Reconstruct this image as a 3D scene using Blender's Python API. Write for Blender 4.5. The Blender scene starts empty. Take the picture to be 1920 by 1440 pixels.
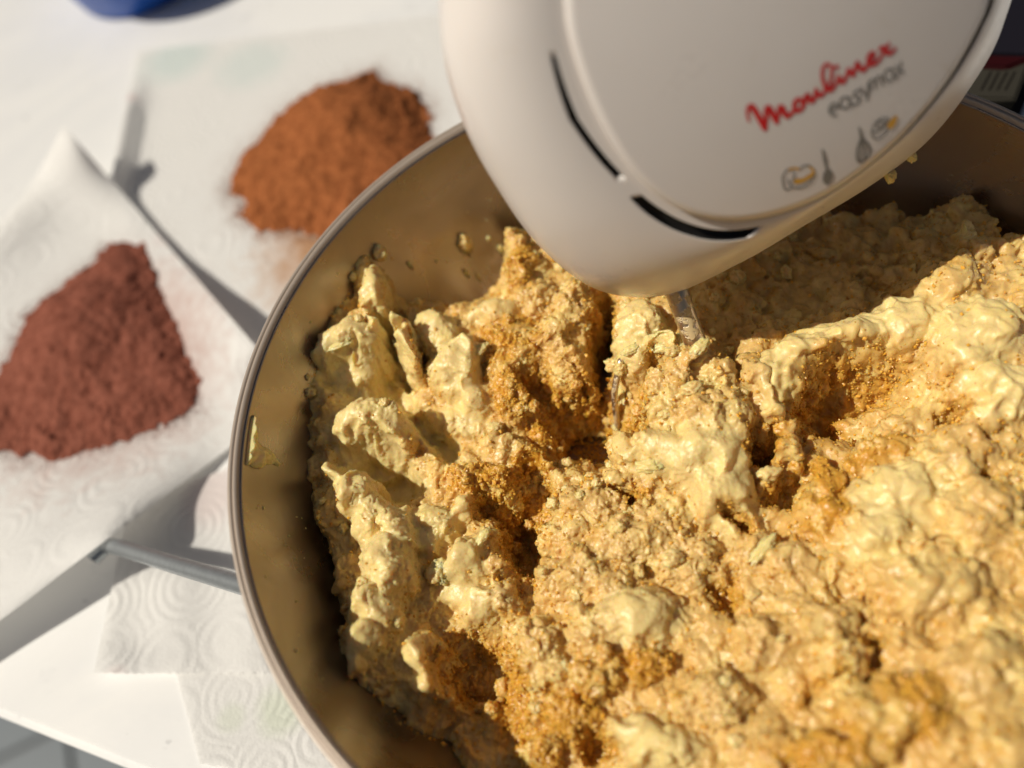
import bpy, bmesh, math, random
import numpy as np
from mathutils import Vector, Matrix
random.seed(7); RNG = np.random.default_rng(11)
SC = bpy.context.scene; COL = SC.collection
R = math.radians

# ------------------------------------------------------------------ camera
H = 0.100                                       # rim height above the table
CAM = np.array([-0.05199304, -0.12738383, 0.20304482 + H])
RT = np.array([0.95550315, -0.24273096, -0.16761686])
UP = np.array([0.2949809, 0.78625496, 0.54294512])
FW = np.array([0.0, 0.56822955, -0.82287009])
FPX = 1600.0
cd = bpy.data.cameras.new('camera'); cam = bpy.data.objects.new('camera', cd); COL.objects.link(cam)
cd.sensor_width = 36; cd.lens = FPX / 1920 * 36; cd.clip_start = 0.005; cd.clip_end = 200
cam.matrix_world = Matrix(((RT[0], UP[0], -FW[0], CAM[0]), (RT[1], UP[1], -FW[1], CAM[1]), (RT[2], UP[2], -FW[2], CAM[2]), (0, 0, 0, 1)))
cd.dof.use_dof = True; cd.dof.focus_distance = 0.268; cd.dof.aperture_fstop = 4.3
SC.camera = cam

# ------------------------------------------------------------------ light
EL, AZ = 51.0, 1.0                              # sun elevation, direction the light travels
SUN = np.array([-math.cos(R(EL)) * math.cos(R(AZ)), -math.cos(R(EL)) * math.sin(R(AZ)), math.sin(R(EL))])
W = bpy.data.worlds.new('World'); SC.world = W; W.use_nodes = True
wn = W.node_tree.nodes; wl = W.node_tree.links; wn.clear()
sky = wn.new('ShaderNodeTexSky'); sky.sky_type = 'NISHITA'; sky.sun_disc = False
sky.sun_elevation = R(EL); sky.sun_rotation = math.atan2(SUN[0], SUN[1]); sky.dust_density = 5.0; sky.ozone_density = 0.6
bg = wn.new('ShaderNodeBackground'); bg.inputs[1].default_value = 0.023
wo = wn.new('ShaderNodeOutputWorld'); wl.new(sky.outputs[0], bg.inputs[0]); wl.new(bg.outputs[0], wo.inputs[0])
ld = bpy.data.lights.new('sun', 'SUN'); ld.energy = 3.4; ld.angle = R(0.55); ld.color = (1.0, 0.925, 0.80)
lo = bpy.data.objects.new('sun', ld); COL.objects.link(lo)
lo.rotation_euler = Vector(-SUN).to_track_quat('-Z', 'Y').to_euler()
SC.view_settings.view_transform = 'Standard'; SC.view_settings.look = 'None'; SC.view_settings.gamma = 1.0
SC.view_settings.exposure = 0.19
SC.cycles.max_bounces = 10; SC.cycles.diffuse_bounces = 3; SC.cycles.glossy_bounces = 5

# ------------------------------------------------------------------ helpers
def ray(px, py):
    px = np.asarray(px, float)[..., None]; py = np.asarray(py, float)[..., None]
    return FW + RT * (px - 960) / FPX - UP * (py - 720) / FPX
def at(px, py, z):                               # a point of the photograph on the level z
    d = ray(px, py); return CAM + d * ((np.asarray(z, float)[..., None] - CAM[2]) / d[..., 2:3])
def on_plane(px, py, p0, n):
    d = ray(px, py); return CAM + d * ((np.dot(p0 - CAM, n)) / (d @ n))[..., None]
def to_px(P):
    q = np.asarray(P) - CAM; z = q @ FW
    return 960 + FPX * (q @ RT) / z, 720 - FPX * (q @ UP) / z
def smooth(a, b, x):
    t = np.clip((x - a) / (b - a), 0, 1); return t * t * (3 - 2 * t)
def catmull(pts, n, closed=False):
    P = np.asarray(pts, float); m = len(P); out = []
    segs = m if closed else m - 1
    for i in range(n):
        u = i / (n if closed else n - 1) * segs; k = min(int(u), segs - 1); t = u - k
        g = (lambda j: P[j % m]) if closed else (lambda j: P[min(max(j, 0), m - 1)])
        a, b, c, d = g(k - 1), g(k), g(k + 1), g(k + 2)
        out.append(0.5 * (2 * b + (c - a) * t + (2 * a - 5 * b + 4 * c - d) * t * t + (3 * b - a - 3 * c + d) * t ** 3))
    return np.array(out)

_perm = np.random.default_rng(5).permutation(256); _perm = np.concatenate([_perm, _perm, _perm])
_g = np.random.default_rng(6).normal(size=(256, 3)); _g = (_g / np.linalg.norm(_g, axis=1)[:, None]).astype(np.float32)
def noise3(P, f, off=0.0):                       # gradient noise, about -1..1
    p = np.asarray(P, np.float32) * np.float32(f) + np.float32(off)
    i = np.floor(p).astype(np.int32); fr = p - i; i &= 255
    w = fr * fr * fr * (fr * (fr * 6 - 15) + 10)
    def c(dx, dy, dz):
        h = _perm[_perm[_perm[i[:, 0] + dx] + i[:, 1] + dy] + i[:, 2] + dz]
        return ((fr - np.array([dx, dy, dz], np.float32)) * _g[h]).sum(1)
    x00 = c(0,0,0) + w[:, 0] * (c(1,0,0) - c(0,0,0)); x10 = c(0,1,0) + w[:, 0] * (c(1,1,0) - c(0,1,0))
    x01 = c(0,0,1) + w[:, 0] * (c(1,0,1) - c(0,0,1)); x11 = c(0,1,1) + w[:, 0] * (c(1,1,1) - c(0,1,1))
    y0 = x00 + w[:, 1] * (x10 - x00); y1 = x01 + w[:, 1] * (x11 - x01)
    return 1.5 * (y0 + w[:, 2] * (y1 - y0))
def fbm(P, f, o=3, off=0.0, gain=0.5):
    s = 0; a = 1.0
    for k in range(o): s = s + a * noise3(P, f * 2.03 ** k, off + 17.3 * k); a *= gain
    return s
_jit = np.random.default_rng(8).random((256, 3)).astype(np.float32)
def cells(P, f, off=0.0):                        # distance to the nearest cell point: rounded grains
    p = np.asarray(P, np.float32) * np.float32(f) + np.float32(off)
    i = np.floor(p).astype(np.int32); fr = p - i; best = np.full(len(p), 9.0, np.float32)
    for dx in (-1, 0, 1):
        for dy in (-1, 0, 1):
            for dz in (-1, 0, 1):
                j = (i + np.array([dx, dy, dz])) & 255
                h = _perm[_perm[_perm[j[:, 0]] + j[:, 1]] + j[:, 2]]
                d = np.array([dx, dy, dz], np.float32) + _jit[h] - fr
                best = np.minimum(best, (d * d).sum(1))
    return np.sqrt(best)

def mesh_np(name, V, F, mat, parent=None, smooth_=True, col=None, mats=None, midx=None):
    me = bpy.data.meshes.new(name); V = np.asarray(V, np.float32); F = np.asarray(F, np.int32)
    me.vertices.add(len(V)); me.vertices.foreach_set('co', V.ravel())
    k = F.shape[1]
    me.loops.add(F.size); me.loops.foreach_set('vertex_index', F.ravel())
    me.polygons.add(len(F)); me.polygons.foreach_set('loop_start', np.arange(0, F.size, k, dtype=np.int32))
    me.polygons.foreach_set('loop_total', np.full(len(F), k, np.int32))
    me.polygons.foreach_set('use_smooth', np.full(len(F), smooth_))
    for m in (mats or [mat]): me.materials.append(m)
    if midx is not None: me.polygons.foreach_set('material_index', np.asarray(midx, np.int32))
    if col is not None:
        a = me.color_attributes.new('tint', 'FLOAT_COLOR', 'POINT')
        c = np.ones((len(V), 4), np.float32); c[:, :col.shape[1]] = col; a.data.foreach_set('color', c.ravel())
    me.update(calc_edges=True); me.validate()
    o = bpy.data.objects.new(name, me); COL.objects.link(o)
    if parent: o.parent = parent
    return o
def grid_faces(nu, nv, cu=False, cv=False):
    u = np.arange(nu if cu else nu - 1); v = np.arange(nv if cv else nv - 1)
    U, V = np.meshgrid(u, v, indexing='ij'); U = U.ravel(); V = V.ravel()
    U1 = (U + 1) % nu; V1 = (V + 1) % nv
    return np.stack([U * nv + V, U1 * nv + V, U1 * nv + V1, U * nv + V1], 1)
def tube(pts, rad, n=12, sections=None):         # closed-ended tube along pts, returns V, F
    P = np.asarray(pts, float); rad = np.broadcast_to(np.asarray(rad, float), (len(P),))
    T = np.gradient(P, axis=0); T /= np.linalg.norm(T, axis=1)[:, None]
    ref = np.array([0.3, 0.2, 1.0]); V = []
    a = np.linspace(0, 2 * np.pi, n, endpoint=False)
    for p, t, r in zip(P, T, rad):
        x = np.cross(ref, t); x /= np.linalg.norm(x); y = np.cross(t, x)
        V.append(p + r * (np.cos(a)[:, None] * x + np.sin(a)[:, None] * y))
    V = np.concatenate([P[:1]] + V + [P[-1:]])
    F = grid_faces(len(P), n, cv=True) + 1
    b = len(V) - 1; e = 1 + (len(P) - 1) * n; j = np.arange(n); j1 = (j + 1) % n
    F = np.concatenate([F, np.stack([0 * j, 1 + j1, 1 + j, 0 * j], 1)[:, [0, 1, 2, 2]], np.stack([0 * j + b, e + j, e + j1, e + j1], 1)])
    return V, F
def add_tube(name, pts, rad, mat, parent=None, n=12):
    bm = bmesh.new(); V, F = tube(pts, rad, n); vs = [bm.verts.new(v) for v in V]
    for f in F:
        ids = list(dict.fromkeys(f.tolist()))
        bm.faces.new([vs[i] for i in ids]).smooth = True
    return bm_obj(name, bm, mat, parent)
def bm_obj(name, bm, mat, parent=None):
    bmesh.ops.recalc_face_normals(bm, faces=bm.faces)
    me = bpy.data.meshes.new(name); bm.to_mesh(me); bm.free(); me.materials.append(mat)
    o = bpy.data.objects.new(name, me); COL.objects.link(o)
    if parent: o.parent = parent
    return o
def tag(o, label=None, cat=None, group=None, kind=None):
    for k, v in (('label', label), ('category', cat), ('group', group), ('kind', kind)):
        if v: o[k] = v
    return o
def empty(name, loc=(0, 0, 0)):
    o = bpy.data.objects.new(name, None); o.location = loc; o.empty_display_size = 0.02; COL.objects.link(o); return o
def part(o, parent):                             # parent keeping world coordinates
    o.parent = parent; o.matrix_parent_inverse = Matrix.Translation(parent.location).inverted(); return o

# ------------------------------------------------------------------ materials
class N:
    def __init__(s, name):
        s.m = bpy.data.materials.new(name); s.m.use_nodes = True; s.t = s.m.node_tree; s.n = s.t.nodes
        s.b = s.n['Principled BSDF']; s.out = s.n['Material Output']
        s.geo = s.n.new('ShaderNodeTexCoord').outputs['Object']
    def link(s, a, b): s.t.links.new(a, b)
    def noise(s, scale, detail=4, rough=0.55, vec=None, dist=0.0):
        x = s.n.new('ShaderNodeTexNoise'); x.inputs['Scale'].default_value = scale; x.inputs['Detail'].default_value = detail
        x.inputs['Roughness'].default_value = rough; x.inputs['Distortion'].default_value = dist
        s.link(vec or s.geo, x.inputs['Vector']); return x.outputs['Fac']
    def vor(s, scale, feature='F1', vec=None):
        x = s.n.new('ShaderNodeTexVoronoi'); x.feature = feature; x.inputs['Scale'].default_value = scale
        s.link(vec or s.geo, x.inputs['Vector']); return x
    def ramp(s, fac, *stops):
        x = s.n.new('ShaderNodeValToRGB'); e = x.color_ramp.elements
        while len(e) < len(stops): e.new(0.5)
        for k, (p, c) in enumerate(stops):
            e[k].position = p; e[k].color = (c, c, c, 1) if np.isscalar(c) else (*c, 1)
        s.link(fac, x.inputs[0]); return x.outputs[0]
    def mix(s, fac, a, b, mode='MIX'):
        x = s.n.new('ShaderNodeMix'); x.data_type = 'RGBA'; x.blend_type = mode
        for i, v in ((0, fac), (6, a), (7, b)):
            if isinstance(v, (int, float)): x.inputs[i].default_value = v
            elif isinstance(v, tuple): x.inputs[i].default_value = (*v, 1)
            else: s.link(v, x.inputs[i])
        return x.outputs[2]
    def math(s, op, a, b=0.0):
        x = s.n.new('ShaderNodeMath'); x.operation = op
        for i, v in enumerate((a, b)):
            if isinstance(v, (int, float)): x.inputs[i].default_value = v
            else: s.link(v, x.inputs[i])
        return x.outputs[0]
    def bump(s, h, strength, dist):
        x = s.n.new('ShaderNodeBump'); x.inputs['Strength'].default_value = strength; x.inputs['Distance'].default_value = dist
        s.link(h, x.inputs['Height']); s.link(x.outputs[0], s.b.inputs['Normal']); return x
    def set(s, **k):
        for key, v in k.items():
            i = s.b.inputs[key.replace('_', ' ')]
            if isinstance(v, (int, float)): i.default_value = v
            elif isinstance(v, tuple): i.default_value = (*v, 1) if i.type == 'RGBA' else v
            else: s.link(v, i)
        return s
    def attr(s, name='tint'):
        x = s.n.new('ShaderNodeAttribute'); x.attribute_name = name; return x.outputs['Color']

def plain(name, c, rough=0.5, metal=0.0, spec=0.5, var=0.06, scale=300):
    a = N(name); f = a.noise(scale, 5)
    a.set(Base_Color=a.mix(f, tuple(x * (1 - var) for x in c), tuple(min(1, x * (1 + var)) for x in c)),
          Roughness=rough, Metallic=metal); a.b.inputs['Specular IOR Level'].default_value = spec
    return a.m

def mat_dough():
    a = N('butter_and_sugar_dough'); t = a.attr()
    fine = a.noise(900, 4, 0.6); sp = a.noise(2600, 2)
    c = a.mix(a.math('MULTIPLY', fine, 0.5), t, a.mix(1.0, t, (1.0, 0.86, 0.62), 'MULTIPLY'))
    c = a.mix(a.ramp(a.noise(1500, 2, 0.5), (0.66, 0.0), (0.74, 0.45)), c, (0.42, 0.24, 0.07))
    a.set(Base_Color=c, Subsurface_Weight=0.6, Subsurface_Radius=(1.0, 0.55, 0.2), Subsurface_Scale=0.0034,
          Roughness=a.ramp(fine, (0.3, 0.20), (0.7, 0.42)), Coat_Weight=0.12, Coat_Roughness=0.2)
    a.b.inputs['IOR'].default_value = 1.46
    a.bump(a.math('ADD', fine, a.math('MULTIPLY', sp, 0.5)), 0.35, 0.0006)
    return a.m
def mat_grain():
    a = N('brown_sugar_grain'); f = a.n.new('ShaderNodeObjectInfo'); t = a.attr()
    a.set(Base_Color=t, Roughness=0.34, Subsurface_Weight=0.5, Subsurface_Radius=(1.0, 0.5, 0.15), Subsurface_Scale=0.0012)
    return a.m
def mat_steel():
    a = N('brushed_stainless_steel')
    m = a.n.new('ShaderNodeMapping'); a.link(a.geo, m.inputs[0]); m.inputs['Scale'].default_value = (1, 1, 14)
    br = a.noise(160, 4, 0.6, m.outputs[0]); sm = a.noise(34, 4, 0.6, dist=0.6); scr = a.noise(900, 2)
    r = a.math('ADD', a.math('MULTIPLY', a.ramp(sm, (0.35, 0.0), (0.7, 1.0)), 0.16), a.math('ADD', a.math('MULTIPLY', br, 0.06), 0.20))
    a.set(Base_Color=a.mix(sm, (0.355, 0.305, 0.28), (0.28, 0.24, 0.215)), Metallic=1.0, Roughness=r)
    a.bump(a.math('ADD', br, a.math('MULTIPLY', scr, 0.3)), 0.10, 0.0006)
    return a.m
def mat_marble():
    a = N('white_marble'); v = a.noise(7, 8, 0.62, dist=1.6); d = a.noise(36, 5, 0.6); sp = a.noise(150, 3, 0.5)
    c = a.mix(a.ramp(v, (0.42, 0.0), (0.56, 1.0)), (0.77, 0.775, 0.77), (0.81, 0.81, 0.795))
    c = a.mix(a.ramp(d, (0.60, 0.0), (0.72, 0.35)), c, (0.50, 0.51, 0.53))
    c = a.mix(a.ramp(sp, (0.70, 0.0), (0.76, 0.5)), c, (0.36, 0.36, 0.37))
    a.set(Base_Color=c, Roughness=0.32); a.bump(sp, 0.05, 0.001); return a.m
def mat_paper(name, prints, dust=None, ph=0.0):
    # prints: faded printed blotches (x, y, r, colour); dust: powder stain (x, y, r, colour)
    a = N(name)
    xyz = a.n.new('ShaderNodeSeparateXYZ'); a.link(a.geo, xyz.inputs[0])
    # embossed sets of concentric rings on a loose lattice
    flat = a.n.new('ShaderNodeCombineXYZ'); a.link(xyz.outputs[0], flat.inputs[0]); a.link(xyz.outputs[1], flat.inputs[1]); flat.inputs[2].default_value = ph
    vo = a.vor(38.0, 'F1', flat.outputs[0]); vo.inputs['Randomness'].default_value = 0.65
    ring = a.math('SINE', a.math('MULTIPLY', vo.outputs['Distance'], 2 * math.pi * 7.0))
    fade = a.ramp(a.noise(30, 2), (0.35, 0.25), (0.6, 1.0))
    fib = a.noise(2500, 3); quilt = a.vor(900.0).outputs['Distance']
    h = a.math('ADD', a.math('MULTIPLY', a.math('MULTIPLY', ring, fade), 0.55), a.math('ADD', a.math('MULTIPLY', fib, 0.25), a.math('MULTIPLY', quilt, 0.55)))
    c = a.mix(a.noise(14, 4), (0.86, 0.855, 0.835), (0.90, 0.895, 0.875))
    def blot(c, x, y, r, colr, amt, edge=0.35, rag=0.5):
        v = a.n.new('ShaderNodeVectorMath'); v.operation = 'DISTANCE'; a.link(flat.outputs[0], v.inputs[0]); v.inputs[1].default_value = (x, y, ph)
        d = a.math('DIVIDE', v.outputs['Value'], r)
        d = a.math('ADD', d, a.math('MULTIPLY', a.math('SUBTRACT', a.noise(120, 6, 0.7), 0.5), rag * 2))
        return a.mix(a.math('MULTIPLY', a.ramp(d, (1 - edge, 1.0), (1 + edge * 0.5, 0.0)), amt), c, colr)
    for (x, y, r, colr, amt) in prints: c = blot(c, x, y, r, colr, amt, 0.6, 0.35)
    for (x, y, r, colr, amt) in (dust or []): c = blot(c, x, y, r, colr, amt, 0.75, 0.55)
    a.set(Base_Color=c, Roughness=0.9)
    a.b.inputs['Specular IOR Level'].default_value = 0.15
    a.bump(h, 0.42, 0.0007)
    tr = a.n.new('ShaderNodeBsdfTranslucent'); a.link(c, tr.inputs[0]); mx = a.n.new('ShaderNodeMixShader'); mx.inputs[0].default_value = 0.32
    a.link(a.b.outputs[0], mx.inputs[1]); a.link(tr.outputs[0], mx.inputs[2]); a.link(mx.outputs[0], a.out.inputs[0]); return a.m
def mat_powder(name, lo_, hi_):
    a = N(name); f = a.noise(220, 6, 0.65); g = a.noise(1500, 3)
    c = a.mix(a.ramp(f, (0.35, 0.0), (0.68, 1.0)), lo_, hi_)
    a.set(Base_Color=c, Roughness=1.0); a.b.inputs['Specular IOR Level'].default_value = 0.05
    a.bump(a.math('ADD', f, g), 0.4, 0.0006); return a.m
def mat_plastic():
    a = N('white_glossy_plastic'); f = a.noise(60, 4, 0.6); st = a.noise(45, 6, 0.7, dist=0.8)
    c = a.mix(f, (0.765, 0.71, 0.665), (0.79, 0.74, 0.70))
    c = a.mix(a.ramp(st, (0.62, 0.0), (0.80, 0.5)), c, (0.62, 0.50, 0.34))
    a.set(Base_Color=c, Roughness=a.ramp(f, (0.3, 0.26), (0.7, 0.40)), Subsurface_Weight=0.12, Subsurface_Radius=(1, .8, .6), Subsurface_Scale=0.003)
    return a.m

M_DOUGH = mat_dough(); M_GRAIN = mat_grain(); M_STEEL = mat_steel(); M_MARBLE = mat_marble(); M_PLASTIC = mat_plastic()
M_BLACK = plain('black_slot_plastic', (0.012, 0.011, 0.010), 0.6)
M_RED = plain('red_printing_ink', (0.62, 0.012, 0.014), 0.45)
M_GREY = plain('grey_printing_ink', (0.20, 0.19, 0.17), 0.5)
M_LGREY = plain('pale_grey_printing_ink', (0.50, 0.48, 0.45), 0.5)
M_YELLOW = plain('yellow_printing_ink', (0.72, 0.38, 0.03), 0.5)
def mat_beater():
    a = N('beater_chrome_under_dough'); f = a.ramp(a.noise(300, 4, 0.6), (0.53, 0.0), (0.60, 1.0))
    a.set(Base_Color=a.mix(f, (0.66, 0.57, 0.44), (0.62, 0.47, 0.24)), Metallic=a.math('SUBTRACT', 1.0, f), Roughness=a.math('ADD', 0.40, a.math('MULTIPLY', f, 0.15)))
    a.bump(f, 0.6, 0.0006); return a.m
M_CHROME = mat_beater()
M_BLUE = plain('blue_plastic', (0.012, 0.09, 0.42), 0.35)

# ------------------------------------------------------------------ setting: floor, table
def slab(name, quad, z0, z1, mat, bevel=0.0):
    bm = bmesh.new()
    b = [bm.verts.new((*p[:2], z0)) for p in quad]; t = [bm.verts.new((*p[:2], z1)) for p in quad]
    bm.faces.new(t); bm.faces.new(b[::-1])
    for i in range(4): bm.faces.new((b[i], b[(i + 1) % 4], t[(i + 1) % 4], t[i]))
    if bevel: bmesh.ops.bevel(bm, geom=bm.edges[:], offset=bevel, segments=3, affect='EDGES')
    return bm_obj(name, bm, mat)
e0, e1 = at(-10, 1341, 0.0), at(235, 1440, 0.0)                 # the near edge of the table top
ed = (e1 - e0) / np.linalg.norm(e1 - e0); en = np.array([-ed[1], ed[0], 0])
q = [e0 - ed * 0.45, e0 + ed * 0.95, e0 + ed * 0.95 + en * 0.8, e0 - ed * 0.45 + en * 0.8]
table = slab('table_top', q, -0.03, 0.0, M_MARBLE, 0.004); tag(table, kind='structure')
FZ = -0.74
M_GROUT = plain('floor_grout', (0.10, 0.105, 0.11), 0.9)
M_TILE = plain('grey_floor_tile', (0.12, 0.145, 0.165), 0.45, var=0.12, scale=8)
fl = slab('floor', [(-6, -6), (6, -6), (6, 6), (-6, 6)], FZ - 0.05, FZ - 0.004, M_GROUT); tag(fl, kind='structure')
f0, f1, f2 = at(0, 1422, FZ), at(80, 1383, FZ), at(142, 1440, FZ)
ta = (f1 - f0); ta /= np.linalg.norm(ta); tb = np.array([-ta[1], ta[0], 0]); fj = at(131, 1398, FZ); TS = 0.20
me_t = None
for i in range(-3, 4):
    for j in range(-3, 4):
        c = f0 + ta * (np.dot(fj - f0, ta) + (i + 0.5) * TS) + tb * ((j + 0.5) * TS)
        if me_t is None:
            h = TS / 2 - 0.003
            o = slab('tile', [(-h, -h), (h, -h), (h, h), (-h, h)], -0.006, 0.0, M_TILE, 0.0015); me_t = o.data
        else:
            o = bpy.data.objects.new('tile', me_t); COL.objects.link(o)
        o.location = (c[0], c[1], FZ + 0.002 * random.random() * 0.3); o.rotation_euler = (0, 0, math.atan2(ta[1], ta[0])); o.parent = fl

# ------------------------------------------------------------------ steel bowl
def lathe(prof, n, cx=0, cy=0):
    P = np.asarray(prof, float); a = np.linspace(0, 2 * np.pi, n, endpoint=False)
    V = np.stack([cx + P[:, None, 0] * np.cos(a), cy + P[:, None, 0] * np.sin(a), np.broadcast_to(P[:, None, 1], (len(P), n))], -1).reshape(-1, 3)
    return V, grid_faces(len(P), n, cv=True)[:, ::-1]
WALL = np.array([(0.0, .031), (.030, .031), (.060, .0311), (.088, .0317), (.102, .0345), (.109, .0395), (.1145, .0455), (.1200, .055), (.1265, .070), (.1320, .085), (.1357, .0965)])
def r_wall(z): return np.interp(z, WALL[2:, 1], WALL[2:, 0])
inner = catmull(WALL, 60); inner[0, 0] = 1e-4
bowl = empty('mixing_bowl'); tag(bowl, 'round stainless steel mixing bowl full of butter and sugar dough', 'bowl')
outer = np.array([(.1372, .0955), (.1339, .0845), (.1283, .069), (.1218, .054), (.1143, .039), (.105, .0245), (.0955, .0145), (.083, .0075), (.06, .002), (.055, .001), (1e-4, .001)])
prof = np.concatenate([inner, outer[:1] * 0 + np.array([[.1360, .0975]]), outer])
V, F = lathe(prof, 320); part(mesh_np('bowl_wall', V, F, M_STEEL), bowl)
a = np.linspace(-0.35, 1.32, 22) * math.pi                       # rolled lip
lip = np.stack([.13850 + .0008 * np.cos(a[::-1]), .0985 + .0008 * np.sin(a[::-1])], 1)
M_LIP = plain('worn_rim_steel', (0.48, 0.40, 0.33), 0.45, 0.4)
lip = np.concatenate([[(.1358, .0966), (.1366, .0981), (.1376, .0991)], lip[2:]])
V, F = lathe(lip, 320); part(mesh_np('rim', V, F, M_LIP), bowl)
# drop handle on the left: bracket with a wire bar
hz = 0.015
h0, h1 = at(205, 1022, .020), at(440, 1092, .066)
hb = h1 + (h1 - h0) * 0.10
hdir = (h1 - h0) / np.linalg.norm(h1 - h0); hs = np.array([-hdir[1], hdir[0], 0.0])
bar = catmull([hb, h1, h1 * .6 + h0 * .4, h0 + hdir * .004, h0 - hdir * .004 - hs * .004, h0 - hdir * .006 - hs * .016, h0 - hdir * .004 - hs * .05, h0 + hdir * .02 - hs * .066, h1 + hdir * .012 - hs * .062], 60)
M_WIRE = plain('dull_grey_handle_steel', (0.40, 0.43, 0.45), 0.42, 0.85, var=0.2)
hnd = part(add_tube('handle', bar[:34], 0.0031, M_WIRE, None, 14), bowl)
bc = at(452, 1150, 0.072); ang = math.atan2(bc[1], bc[0])
bm = bmesh.new(); bmesh.ops.create_uvsphere(bm, u_segments=24, v_segments=14, radius=1)
for v in bm.verts:
    s = v.co; v.co = Vector((0.0072 * math.copysign(abs(s.x) ** 0.8, s.x), 0.016 * s.y, 0.0085 * s.z))
bmesh.ops.transform(bm, matrix=Matrix.Translation((math.cos(ang) * .1372, math.sin(ang) * .1372, .074)) @ Matrix.Rotation(ang, 4, 'Z'), verts=bm.verts)
for f in bm.faces: f.smooth = True
part(bm_obj('handle_bracket', bm, M_WIRE), bowl)

# ------------------------------------------------------------------ paper towels
def bil(q, u, v):
    q = np.asarray(q, float); u = u[..., None]; v = v[..., None]
    return (1 - u) * (1 - v) * q[0] + u * (1 - v) * q[1] + u * v * q[2] + (1 - u) * v * q[3]
def towel(name, q, zf, label, mat, n=90, torn=0.0, bow=None, group='paper towels lying on the table'):
    u, v = np.meshgrid(np.linspace(0, 1, n), np.linspace(0, 1, n), indexing='ij')
    p = bil(q, u, v)
    if bow: p = p + ((1 - u) ** 4 * np.sin(np.pi * np.minimum(1, v * 1.6)))[..., None] * np.array(bow, float)
    if torn:
        for (m, k) in ((u[..., None] * 0 + (v == 0)[..., None], 1), ((v == 1)[..., None] * 1., -1)):
            p = p + m * np.stack([np.zeros_like(u), torn * k * (np.abs(np.sin(u * 70)) - .5)], -1)
    z = zf(u, v, p)
    P = at(p[..., 0], p[..., 1], z).reshape(-1, 3)
    P[:, 2] += 0.0006 * noise3(P * [1, 1, 0], 45, 3) * smooth(0.0, 0.006, P[:, 2]) + 0.0001
    o = mesh_np(name, P, grid_faces(n, n), mat)
    return tag(o, label, 'paper towel', group)
def wp(px, py): return tuple(float(x) for x in at(px, py, 0.002)[:2])
PINK, GREEN, AQUA = (0.80, 0.62, 0.60), (0.55, 0.68, 0.40), (0.60, 0.74, 0.72)
COCOA, CINN = (0.22, 0.075, 0.045), (0.40, 0.13, 0.035)

# heights are in metres above the table
def z_low(u, v, p): return 0.0008 + 0 * u
t4 = towel('paper_towel', [(330, 1262), (900, 1180), (900, 1520), (375, 1432)], z_low,
           'flat paper towel with embossed rings and green print at the lower left of the bowl',
           mat_paper('ring_embossed_paper_bottom', [(*wp(525, 1330), .012, GREEN, .3), (*wp(432, 1345), .007, GREEN, .2)], ph=0.3), torn=3)
def z_t3(u, v, p):
    x, y = p[..., 0], p[..., 1]
    return 0.0018 + 0.013 * smooth(1120, 960, y) * smooth(330, 215, x) + 0.004 * smooth(1180, 1260, y) * smooth(330, 200, x) + 0.0006 * np.sin(x / 23)
t3 = towel('paper_towel', [(243, 945), (640, 800), (640, 1262), (176, 1262)], z_t3,
           'small paper towel with a folded lower corner under the steel handle',
           mat_paper('ring_embossed_paper_middle', [(*wp(400, 930), .018, PINK, .4), (*wp(225, 1275), .006, PINK, .3)], ph=0.9), torn=2)
# its folded corner
fold = at(np.array([205, 290, 240, 222.]), np.array([1257, 1258, 1302, 1280.]), np.array([.0035, .0035, .0012, .002]))
fo = mesh_np('folded_corner', fold, [(0, 1, 2, 2)], t3.data.materials[0]); fo.data.validate()
sd = fo.modifiers.new('thickness', 'SOLIDIFY'); sd.thickness = 0.0002; part(fo, t3)
def z_t2(u, v, p):
    x, y = p[..., 0], p[..., 1]
    return 0.0014 + 0.010 * np.exp(-(u / 0.045) ** 2) * smooth(130, 210, y) * smooth(430, 310, y)
t2 = towel('paper_towel', [(256, 96), (860, 22), (960, 760), (148, 640)], z_t2,
           'paper towel with a curled left edge under the orange brown powder',
           mat_paper('ring_embossed_paper_back', [(*wp(330, 110), .03, AQUA, .5), (*wp(470, 120), .03, AQUA, .35), (*wp(248, 200), .009, PINK, .5)],
                     [(*wp(610, 470), .046, (0.60, 0.37, 0.22), 1.0), (*wp(620, 320), .060, CINN, .40)], ph=1.7), n=110)
def z_t1(u, v, p):
    x, y = p[..., 0], p[..., 1]
    right = np.exp(-(v / 0.09) ** 2) * (1 - .85 * smooth(.80, .97, u))                   # edge from the top tip down to the bowl
    low = np.exp(-((1 - u) / 0.085) ** 2)                        # edge lying over the handle
    z = 0.0022 + right * (0.017 * smooth(.30, .0, u) + 0.005 + 0.017 * smooth(.42, .72, u))
    z = z + low * (0.010 * smooth(420, 250, x) + 0.0095 * np.exp(-((x - 200) / 70) ** 2) + 0.0015)
    left = np.exp(-(u / 0.16) ** 2)
    return z + left * 0.014 * (1 - v * .5) + 0.012 * np.exp(-((u - .9) / .12) ** 2 - ((v - .62) / .2) ** 2)
t1 = towel('paper_towel', [(118, 234), (560, 742), (-184, 1301), (-430, 690)], z_t1,
           'paper towel with raised edges under the dark brown powder, lapping over the bowl handle',
           mat_paper('ring_embossed_paper_left', [(*wp(330, 450), .012, PINK, .3)],
                     [(*wp(215, 700), .074, (0.55, 0.33, 0.28), .85)], ph=2.6), n=130, bow=(46, 42))

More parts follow.
